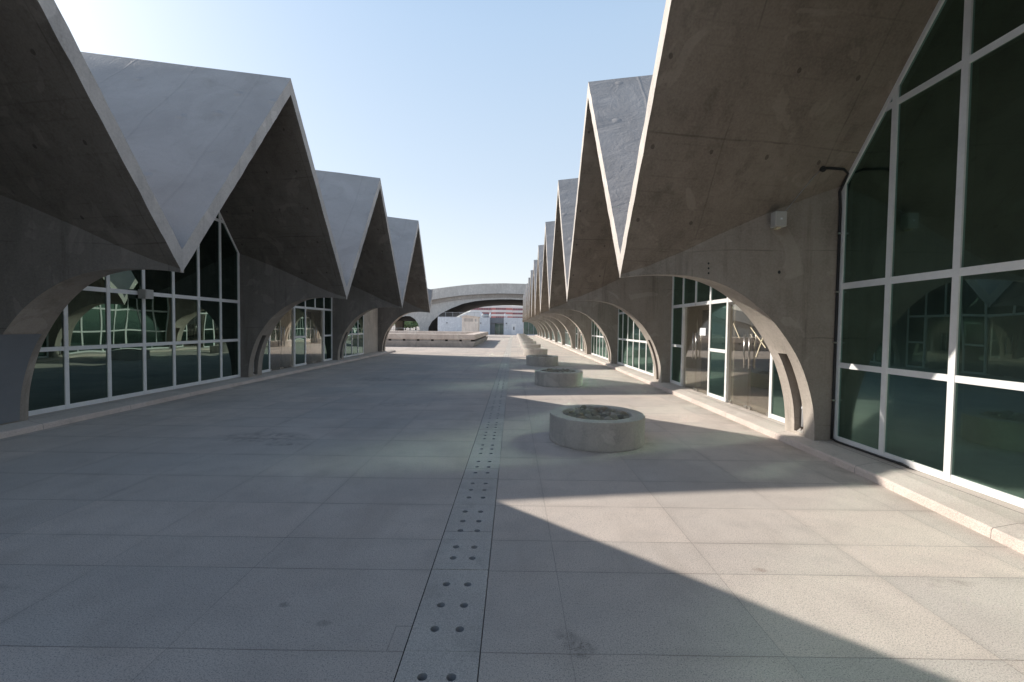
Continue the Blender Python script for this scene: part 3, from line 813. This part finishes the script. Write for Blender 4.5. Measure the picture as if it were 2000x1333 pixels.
for (a_, b_, rr_) in ((1384, 515, .013), (1384, 524.5, .013), (1384, 534, .013), (1522, 532, .02)):
    v = atY(a_, b_, yf-.135 if a_ < 1500 else yf-.275); dd_ = v.x-right.xt; v = atY(a_, b_, yf-hw(dd_)-.002)
    bm_ = MB(); bm_.face([bm_.vert((v.x+rr_*math.cos(t*.5236), v.y, v.z+rr_*1.2*math.sin(t*.5236))) for t in range(12)])
    bm_.build('bolt_hole', 'dark', right.root)

# ------------------------------------------------------------------ low parapet around the ramp
pr = tag(empty('ramp_parapet', (-3.1, 34, 0)), 'low pinkish concrete parapet with overhanging cap around a ramp opening', 'parapet')
PX0, PX1, PY0, PY1 = -15.5, -3.15, 34.2, 52.2
def ring_wall(name, mat, segs, bev=0.):
    mb = MB()
    for (x0, y0, x1, y1, bat, z0, z1) in segs:
        # bat = outward batter at the bottom (dx0, dy0, dx1, dy1)
        q = [mb.vert(p) for p in ((x0, y0, z0), (x1, y0, z0), (x1, y1, z0), (x0, y1, z0), (x0-bat[0], y0-bat[1], z1), (x1+bat[2], y0-bat[1], z1), (x1+bat[2], y1+bat[3], z1), (x0-bat[0], y1+bat[3], z1))]
        for f in ((0,3,2,1),(4,5,6,7),(0,1,5,4),(1,2,6,5),(2,3,7,6),(3,0,4,7)): mb.face([q[i] for i in f])
    return mb.build(name, mat, pr, bevel=bev)
ring_wall('base', 'parapet_base', [(PX0, PY0, PX1, PY0+.5, (0, .18, .18, 0), 0, .46), (PX1-.5, PY0+.501, PX1, PY1, (0, 0, .18, 0), 0, .46), (PX0, PY1-.5, PX1-.501, PY1, (0, 0, 0, .18), 0, .46)])
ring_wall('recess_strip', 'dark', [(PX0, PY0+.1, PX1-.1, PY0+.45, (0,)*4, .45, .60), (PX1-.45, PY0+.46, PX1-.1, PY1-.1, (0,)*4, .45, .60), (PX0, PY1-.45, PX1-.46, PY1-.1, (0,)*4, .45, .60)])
ring_wall('cap', 'parapet', [(PX0, PY0-.12, PX1+.16, PY0+.9, (0,)*4, .60, 1.0), (PX1-.74, PY0+.901, PX1+.16, PY1, (0,)*4, .60, 1.0), (PX0, PY1-.9, PX1-.741, PY1+.1, (0,)*4, .60, 1.0)], .03)
mb = MB()      # blocks filling the shadow gap between the drainage openings
xs = [PX1-.95-1.1*i for i in range(11)]
edges = [PX1-.15]+[v for x in xs for v in (x+.11, x-.11)]+[PX0]
for i in range(0, len(edges)-1, 2): mb.box((edges[i+1], PY0-.03, .452), (edges[i], PY0+.098, .598))
mb.build('infill_blocks', 'parapet_base', pr)

# ------------------------------------------------------------------ buildings at the end of the plaza
def ext(name, mat, outer, holes, y0, depth, parent):
    cu = bpy.data.curves.new(name, 'CURVE'); cu.dimensions = '2D'; cu.fill_mode = 'BOTH'; cu.extrude = depth/2
    for pl in [outer]+holes:
        sp = cu.splines.new('POLY'); sp.points.add(len(pl)-1)
        for p, (x, z) in zip(sp.points, pl): p.co = (x, z, 0, 1)
        sp.use_cyclic_u = True
    tmp = bpy.data.objects.new('tmp', cu); C.objects.link(tmp)
    bpy.context.view_layer.update()
    me = bpy.data.meshes.new_from_object(tmp.evaluated_get(bpy.context.evaluated_depsgraph_get()))
    bpy.data.objects.remove(tmp)
    me.name = name
    off = Vector((0, 0, 0)) if parent is None else parent.location
    me.transform(Matrix.Translation(Vector((0, y0+depth/2, 0))-off) @ Matrix.Rotation(math.pi/2, 4, 'X'))
    me.materials.clear()
    for m in (mat if isinstance(mat, list) else [mat]): me.materials.append(M[m])
    if isinstance(mat, list):
        for p in me.polygons:
            p.material_index = 1 if abs(p.normal.y) < .5 else 0
    o = bpy.data.objects.new(name, me); C.objects.link(o); o.parent = parent
    return o
YH = 97.0
hall = tag(empty('arched_hall', (-8, YH, 0)), 'wide grey concrete hall with a broad shallow arch closing the far end of the plaza', 'building')
def px(pl, Y): return [((v := atY(a, b, Y)).x, max(v.z, 0.0) if b < 645 else 0.0) for a, b in pl]
top = [(560, 625), (640, 601), (720, 585), (790, 574), (845, 566.8), (880, 562.2), (910, 558.6), (945, 556.2), (985, 555.5), (1028, 556.6), (1090, 562), (1160, 571), (1260, 590), (1400, 625)]
big = [(836.5, 650), (837, 640), (844, 628), (861, 613), (880, 603.2), (904, 593.6), (928, 588.6), (952, 586.2), (976, 585), (1000, 585.2), (1022, 586.2), (1052, 589), (1076, 594), (1100, 604), (1119, 613), (1136, 628), (1143, 640), (1144, 650)]
sml = [(755, 650), (760, 641), (766, 632), (774, 625), (783, 620), (792, 617.6), (801, 618), (810, 623.5), (816, 632), (819, 641), (820, 650)]
outer = px([(560, 650)]+top+[(1400, 650)], YH)
def hole(pl):
    q = px(pl, YH); return [(x, max(z, 0.0)) for x, z in q]
# openings run down to the ground, so the outline goes in and out of them
def merge():
    o = px([(560, 650)]+top+[(1400, 650)], YH)
    return o + hole(big)[::-1] + hole(sml)[::-1]
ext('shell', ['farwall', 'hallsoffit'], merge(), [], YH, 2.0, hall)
vt = [p for p in top if p[0] > 845]
body = px([(829, 650), (829, 572)]+vt+[(1400, 650)], YH)+hole(big)[::-1]
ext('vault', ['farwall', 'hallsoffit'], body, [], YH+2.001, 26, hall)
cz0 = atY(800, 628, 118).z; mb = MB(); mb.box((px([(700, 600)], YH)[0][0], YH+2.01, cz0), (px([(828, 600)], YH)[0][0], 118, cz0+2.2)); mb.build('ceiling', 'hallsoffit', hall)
low = [(560, 645), (640, 621), (720, 605), (790, 595), (845, 586.6), (875, 581.6), (904, 577.8), (940, 575.4), (976, 574.3), (1000, 574.8), (1028, 576), (1090, 581), (1160, 590), (1260, 609), (1400, 645)]
low2 = [(560, 648), (640, 630), (720, 614), (790, 603), (845, 593.5), (875, 588.3), (904, 584.6), (940, 582), (976, 580.8), (1000, 581), (1028, 582), (1090, 587), (1160, 596), (1260, 616), (1400, 648)]
pxs = lambda pl: [((v := atY(a, b, YH)).x, v.z) for a, b in pl]
ext('roof_band', 'farwall', pxs([(a, b-.8) for a, b in top])+pxs(low)[::-1], [], YH-1.1, 1.0, hall)
ext('lower_band', 'fardark', pxs([(a, b+.1) for a, b in low])+pxs(low2)[::-1], [], YH-.35, .3, hall)

YA = 87.0
ax = tag(empty('white_annex', (-6, YA, 0)), 'low white flat-roofed annex with a recessed glass entrance below the wide arch', 'building')
def xz(p, Y=YA): v = atY(*p, Y); return v.x, v.z
xl, zt_ = xz((855, 620)); xr1 = xz((957, 620))[0]; xr2 = xz((984, 620))[0]; xr = xz((1022, 621))[0]
mb = MB(); zt_ = 3.36
mb.box((xl, YA, 0), (xr1, YA+9, zt_)); mb.box((xr2, YA, 0), (xr, YA+9, zt_)); mb.build('wall', 'annex', ax)
mb = MB(); mb.box((xr1+.002, YA+.6, 2.25), (xr2-.002, YA+8, zt_-.03)); mb.box((xr1+.002, YA+.9, 0), (xr1+.9, YA+8, 2.248)); mb.build('entrance_recess', 'recess', ax)
mb = MB(); mb.box((xr1+.905, YA+1.4, .12), (xr2-.03, YA+1.45, 2.2)); g_ = mb.build('glass_entrance', 'greenglass', ax)
mb = MB()
for u in (.0, .48, .97): xx = xr1+.905+(xr2-xr1-.96)*u; mb.box((xx, YA+1.37, 0), (xx+.05, YA+1.398, 2.24))
mb.build('frame', 'rail', g_)
dx0, dx1 = xz((999, 640))[0], xz((1008, 640))[0]
mb = MB(); mb.box((dx0, YA-.04, .05), (dx1, YA-.002, 2.2)); dr = mb.build('door', 'doorwhite', ax)
mb = MB(); mb.box(((dx0+dx1)/2-.08, YA-.05, .95), ((dx0+dx1)/2+.12, YA-.042, 1.6)); mb.build('vision_panel', 'dark', dr)
for p in ((873, 631), (939, 631.5), (989, 632)):
    x_, z_ = xz(p); mb = MB(); mb.box((x_-.1, YA-.15, z_-.08), (x_+.1, YA-.002, z_+.08)); mb.build('wall_light', 'dark', ax)
mb = MB(); gx0, gx1 = xz((1022.5, 640))[0], xz((1052, 640))[0]
gl = tag(empty('glazed_lobby', ((gx0+gx1)/2, YA, 0)), 'green glazed lobby front seen through the last arches of the right hall', 'building')
mb.box((gx0, YA+.5, .1), (gx1+1.5, YA+.55, 2.7)); mb.build('glass', 'greenglass', gl)
mb = MB(); mb.box((gx0, YA+.3, 2.7), (gx1+1.5, YA+6, 3.3)); mb.box((gx0, YA+.3, 0), (gx1+1.5, YA+.7, .1)); mb.build('lintel', 'annex', gl)
mb = MB()
for i in range(5): xx = gx0+(gx1-gx0)*i/3.; mb.box((xx, YA+.44, .1), (xx+.07, YA+.498, 2.7))
mb.build('frame', 'rail', gl)
# railing on the annex roof
rl = tag(empty('roof_railing', (xl+4, YA+.3, zt_)), 'grey metal railing along the left edge of the white annex roof', 'railing')
mb = MB(); xe = xz((937, 620))[0]
for zz in (.95, .12): mb.box((xl+.05, YA+.28, zt_+zz-.03), (xe, YA+.33, zt_+zz+.02))
mb.build('handrail', 'rail', rl)
mb = MB(); xx = xl+.05
while xx < xe: mb.box((xx, YA+.24, zt_), (xx+.06, YA+.279, zt_+.98)); xx += 1.42
mb.build('posts', 'rail', rl)
mb = MB(); xx = xl+.15
while xx < xe: mb.box((xx, YA+.30, zt_+.14), (xx+.016, YA+.316, zt_+.92)); xx += .14
mb.build('balusters', 'rail', rl)
# roof plant
tk = tag(empty('water_tank', (xz((946, 617))[0], YA+3, zt_)), 'grey horizontal cylindrical tank on the white annex roof', 'tank')
xa_, xb_ = xz((939, 617))[0], xz((953.5, 617))[0]
mb = MB(); mb.tube([(xa_, YA+3, zt_+.42), (xa_+.08, YA+3, zt_+.42), (xb_-.08, YA+3, zt_+.42), (xb_, YA+3, zt_+.42)], [.26, .36, .36, .26], 20); mb.build('drum', 'tank', tk)
mb = MB()
for f_ in (.2, .8): xx = xa_+(xb_-xa_)*f_; mb.box((xx-.05, YA+2.7, zt_), (xx+.05, YA+3.3, zt_+.12))
mb.build('saddle', 'rail', tk)
for (a, lab, hh, rr_) in ((956.5, 'pale vertical vent stack beside the tank on the annex roof', .95, .14), (986, 'white vent pipe left of the pair on the annex roof', .85, .08), (989.5, 'short white vent pipe right of the pair on the annex roof', .6, .10)):
    x_ = xz((a, 617))[0]; mb = MB()
    mb.tube([(x_, YA+2, zt_), (x_, YA+2, zt_+hh)], rr_, 12); mb.tube([(x_, YA+2, zt_+hh+.003), (x_, YA+2, zt_+hh+.03), (x_, YA+2, zt_+hh+.12)], [rr_*1.5, rr_*1.5, .02], 12)
    tag(mb.build('vent_pipe', 'doorwhite', None, (x_, YA+2, zt_)), lab, 'vent')
# kiosk
YK = 68.0
kx0, kx1 = atY(902, 640, YK).x, atY(934, 640, YK).x; kz = atY(916, 620.5, YK).z
kk = tag(empty('stair_kiosk', ((kx0+kx1)/2, YK, 0)), 'beige plastered stair kiosk with a low gabled top in front of the annex', 'kiosk')
mb = MB(); mb.box((kx0, YK, 0), (kx1, YK+2.6, kz)); mb.build('wall', 'kiosk', kk)
mb = MB(); ym = YK+1.3
o1 = [(kx0-.12, YK-.1, kz), (kx1+.12, YK-.1, kz), (kx1+.12, YK-.1, kz+.12), (kx0+.55, YK-.1, kz+.38), (kx0-.12, YK-.1, kz+.12)]
a_ = [mb.vert(p) for p in o1]; b_ = [mb.vert((p[0], YK+2.7, p[2])) for p in o1]
mb.face(a_); mb.face(b_[::-1])
for i in range(5): mb.face((a_[i], b_[i], b_[(i+1) % 5], a_[(i+1) % 5]))
mb.build('roof', 'parapet', kk)
mb = MB()
for i in range(5): mb.box((kx0+.35, YK-.03, kz-.62+i*.1), (kx0+1.75, YK-.002, kz-.56+i*.1))
mb.build('louvre', 'parapet_base', kk)
mb = MB(); mb.box((kx0+2.0, YK-.02, kz-.62), (kx0+2.25, YK-.002, kz-.2)); mb.build('wall_plate', 'parapet_base', kk)

# striped building
YR = 175.0
def zR(py): return atY(980, py, YR).z
def xR(p): return atY(p, 610, YR).x
sb = tag(empty('striped_block', (xR(980), YR, 0)), 'distant office block with red and white horizontal bands seen under the arch', 'building')
bands = [(597.5, 601.8, 'w'), (601.8, 606, 'r'), (606, 610.4, 'w'), (610.4, 614, 'r'), (614, 618.2, 'w'), (618.2, 622, 'r'), (622, 626, 'w'), (626, 630, 'r'), (630, 641, 'w')]
secs = [(918, 960, 2.), (960, 1000.4, 0.), (1000.4, 1060, 2.5)]
wm, rm, gm_ = MB(), MB(), MB()
for (a, b, dy) in secs:
    for (t0, t1, kd) in bands:
        z1, z0 = zR(t0), max(zR(t1), 0)
        x0, x1 = xR(a), xR(b)
        tgt = wm if kd == 'w' else rm
        if dy == 0:    # rounded bay
            for i in range(10):
                u0, u1 = i/10, (i+1)/10; f_ = lambda u: YR-.9*math.sin(math.pi*u)
                p = [(x0+(x1-x0)*u0, f_(u0)), (x0+(x1-x0)*u1, f_(u1))]
                rec = .0 if kd == 'w' else .12
                tgt.poly([(p[0][0], p[0][1]+rec, z0), (p[1][0], p[1][1]+rec, z0), (p[1][0], p[1][1]+rec, z1), (p[0][0], p[0][1]+rec, z1)])
                if kd == 'r' and 2 <= i <= 6:
                    gm_.poly([(p[0][0]+.1, p[0][1]+.05, z0+.15), (p[1][0]-.1, p[1][1]+.05, z0+.15), (p[1][0]-.1, p[1][1]+.05, z1-.1), (p[0][0]+.1, p[0][1]+.05, z1-.1)])
        else:
            tgt.box((x0, YR+dy+(0 if kd == 'w' else .15), z0), (x1, YR+dy+12, z1))
            if kd == 'r':
                xx = x0+.3
                while xx < x1-.9: gm_.box((xx, YR+dy+.08, z0+.1), (xx+.75, YR+dy+.14, z1-.05)); xx += 1.0
wm.build('wall', 'pinkwhite', sb); rm.build('red_band', 'red', sb); gm_.build('window_band', 'bandglass', sb)
# white low hall with curved roof
YW = 140.0
wh = tag(empty('white_hall', (atY(920, 620, YW).x, YW, 0)), 'low white building with a curved sheet roof left of the striped block', 'building')
pl = [(898, 640), (898, 617), (908, 613), (918, 609), (927, 606.2), (934, 607.5), (938, 611), (938, 640)]
ext('shell', 'whiteroof', [(atY(a, b, YW).x, max(0, atY(a, b, YW).z)) for a, b in pl], [], YW, 14, wh)

# ------------------------------------------------------------------ trees and fence beyond the small arch
def tree(x, y, h, r, label, seed):
    rg = random.Random(seed)
    root = tag(empty('leafy_tree', (x, y, 0)), label, 'tree', 'trees beyond the small arch')
    tm = MB(); tm.tube([(x, y, 0), (x+.1, y, h*.35), (x-.05, y+.1, h*.7)], [.2, .14, .05], 8)
    for i in range(5):
        a = rg.uniform(0, 6.28); tm.tube([(x, y, h*(.3+.06*i)), (x+math.cos(a)*r*.6, y+math.sin(a)*r*.6, h*(.5+.07*i))], [.07, .02], 6)
    tm.build('trunk', 'bark', root)
    cm_ = MB(); cl_ = [(x+rg.uniform(-1, 1)*r*.7, y+rg.uniform(-1, 1)*r*.7, h*rg.uniform(.25, .9), r*rg.uniform(.3, .55)) for _ in range(14)]
    for _ in range(2200):
        cx_, cy_, cz_, cr_ = rg.choice(cl_)
        v = Vector((rg.gauss(0, 1), rg.gauss(0, 1), rg.gauss(0, 1))).normalized()*cr_*rg.uniform(.6, 1.05)
        c = Vector((cx_, cy_, cz_))+v; s1 = .24*rg.uniform(.6, 1.4)
        u = Vector((rg.uniform(-1, 1), rg.uniform(-1, 1), rg.uniform(-1, 1))).normalized(); w = u.orthogonal().normalized()
        cm_.poly([c+u*s1, c+w*s1*.6, c-u*s1, c-w*s1*.6])
    cm_.build('crown', 'leaf', root)
YT = 140.0
for i, (a, h, r, lab) in enumerate(((778, 5.2, 2.2, 'leftmost tree framed by the small arch, partly behind the arch pier'), (792, 5.6, 2.3, 'rounded green tree just left of the middle of the small arch'),
                          (801, 5.0, 2.0, 'lower green tree in the middle of the small arch'), (812, 5.5, 2.3, 'green tree at the right side of the small arch'),
                          (825, 5.2, 2.4, 'tree mostly hidden behind the pier right of the small arch'))):
    v = atY(a, 640, YT+i*1.3); tree(v.x, v.y, h, r, lab, 50+i)
fr_ = tag(empty('perimeter_fence', (atY(790, 640, 128).x, 128, 0)), 'dark vertical bar fence in front of the trees beyond the small arch', 'fence')
mb = MB(); xx = atY(750, 640, 128).x; xe = atY(835, 640, 128).x
while xx < xe: mb.box((xx, 128, 0), (xx+.05, 128.05, 1.75)); xx += .45
mb.build('bars', 'dark', fr_)
mb = MB(); mb.box((atY(750, 640, 128).x, 128.051, 1.5), (xe, 128.1, 1.58)); mb.box((atY(750, 640, 128).x, 128.051, .2), (xe, 128.1, .28)); mb.build('rails', 'dark', fr_)
pr2 = MB(); v = atY(780, 640, 108); pr2.box((v.x-1.0, 108, 0), (v.x+.85, 109.5, cz0-.01)); tag(pr2.build('concrete_pier', 'fardark', None, (v.x, 108, 0)), 'brown concrete pier standing inside the small arch', 'pier')
# glass balustrade at the left
gb = tag(empty('low_railing', (atY(770, 640, 84).x, 84, 0)), 'low glass and metal railing in front of the small arch', 'railing')
mb = MB(); x0, x1 = atY(735, 640, 84).x, atY(822, 640, 84).x; mb.box((x0, 84, 1.05), (x1, 84.05, 1.1)); xx = x0
while xx < x1: mb.box((xx, 84.0, 0), (xx+.05, 84.045, 1.048)); xx += 1.3
mb.build('frame', 'rail', gb)

# ------------------------------------------------------------------ light
sun_to = Vector((-1.56, .685, 1.0)).normalized()
sun = bpy.data.objects.new('sun', bpy.data.lights.new('sun', 'SUN')); C.objects.link(sun)
sun.rotation_euler = (-sun_to).to_track_quat('-Z', 'Y').to_euler()
sun.data.energy = 5.0; sun.data.angle = math.radians(.53); sun.data.color = (1.0, .93, .84)
w = bpy.data.worlds.new('World'); bpy.context.scene.world = w; w.use_nodes = True
nt = w.node_tree; bg = nt.nodes['Background']; sk = nt.nodes.new('ShaderNodeTexSky'); sk.sky_type = 'NISHITA'
sk.sun_disc = False; sk.sun_elevation = math.asin(sun_to.z); sk.sun_rotation = math.atan2(sun_to.x, sun_to.y)
sk.air_density = 1.0; sk.dust_density = 2.0; sk.ozone_density = 1.2
tc = nt.nodes.new('ShaderNodeTexCoord'); sx = nt.nodes.new('ShaderNodeSeparateXYZ'); nt.links.new(tc.outputs['Generated'], sx.inputs[0])
rp = nt.nodes.new('ShaderNodeValToRGB'); nt.links.new(sx.outputs[2], rp.inputs[0])
st = [(0.0, (.93, .96, .98)), (.10, (.87, .92, .96)), (.30, (.68, .80, .92)), (.55, (.53, .70, .90)), (.64, (.45, .63, .86)), (.76, (.06, .13, .25)), (1.0, (.0, .03, .09))]
while len(rp.color_ramp.elements) < len(st): rp.color_ramp.elements.new(.5)
for e, (p, c) in zip(rp.color_ramp.elements, st): e.position = p; e.color = (*c, 1)
hz = nt.nodes.new('ShaderNodeVectorMath'); hz.operation = 'MULTIPLY'; nt.links.new(rp.outputs[0], hz.inputs[0]); hz.inputs[1].default_value = (9, 9, 9)
nk = nt.nodes.new('ShaderNodeVectorMath'); nk.operation = 'MULTIPLY'; nt.links.new(sk.outputs[0], nk.inputs[0]); nk.inputs[1].default_value = (.55, .55, .55)
ad = nt.nodes.new('ShaderNodeVectorMath'); ad.operation = 'ADD'; nt.links.new(nk.outputs[0], ad.inputs[0]); nt.links.new(hz.outputs[0], ad.inputs[1])
nt.links.new(ad.outputs[0], bg.inputs[0]); bg.inputs[1].default_value = .09

sc = bpy.context.scene
sc.view_settings.view_transform = 'Standard'; sc.view_settings.look = 'None'; sc.view_settings.exposure = 0
sc.render.engine = 'CYCLES'
cy = sc.cycles
cy.use_denoising = True; cy.max_bounces = 8; cy.diffuse_bounces = 4; cy.glossy_bounces = 4; cy.transparent_max_bounces = 12
cy.use_adaptive_sampling = False
cy.caustics_reflective = True; cy.caustics_refractive = False; cy.blur_glossy = 0.0; cy.sample_clamp_indirect = 0
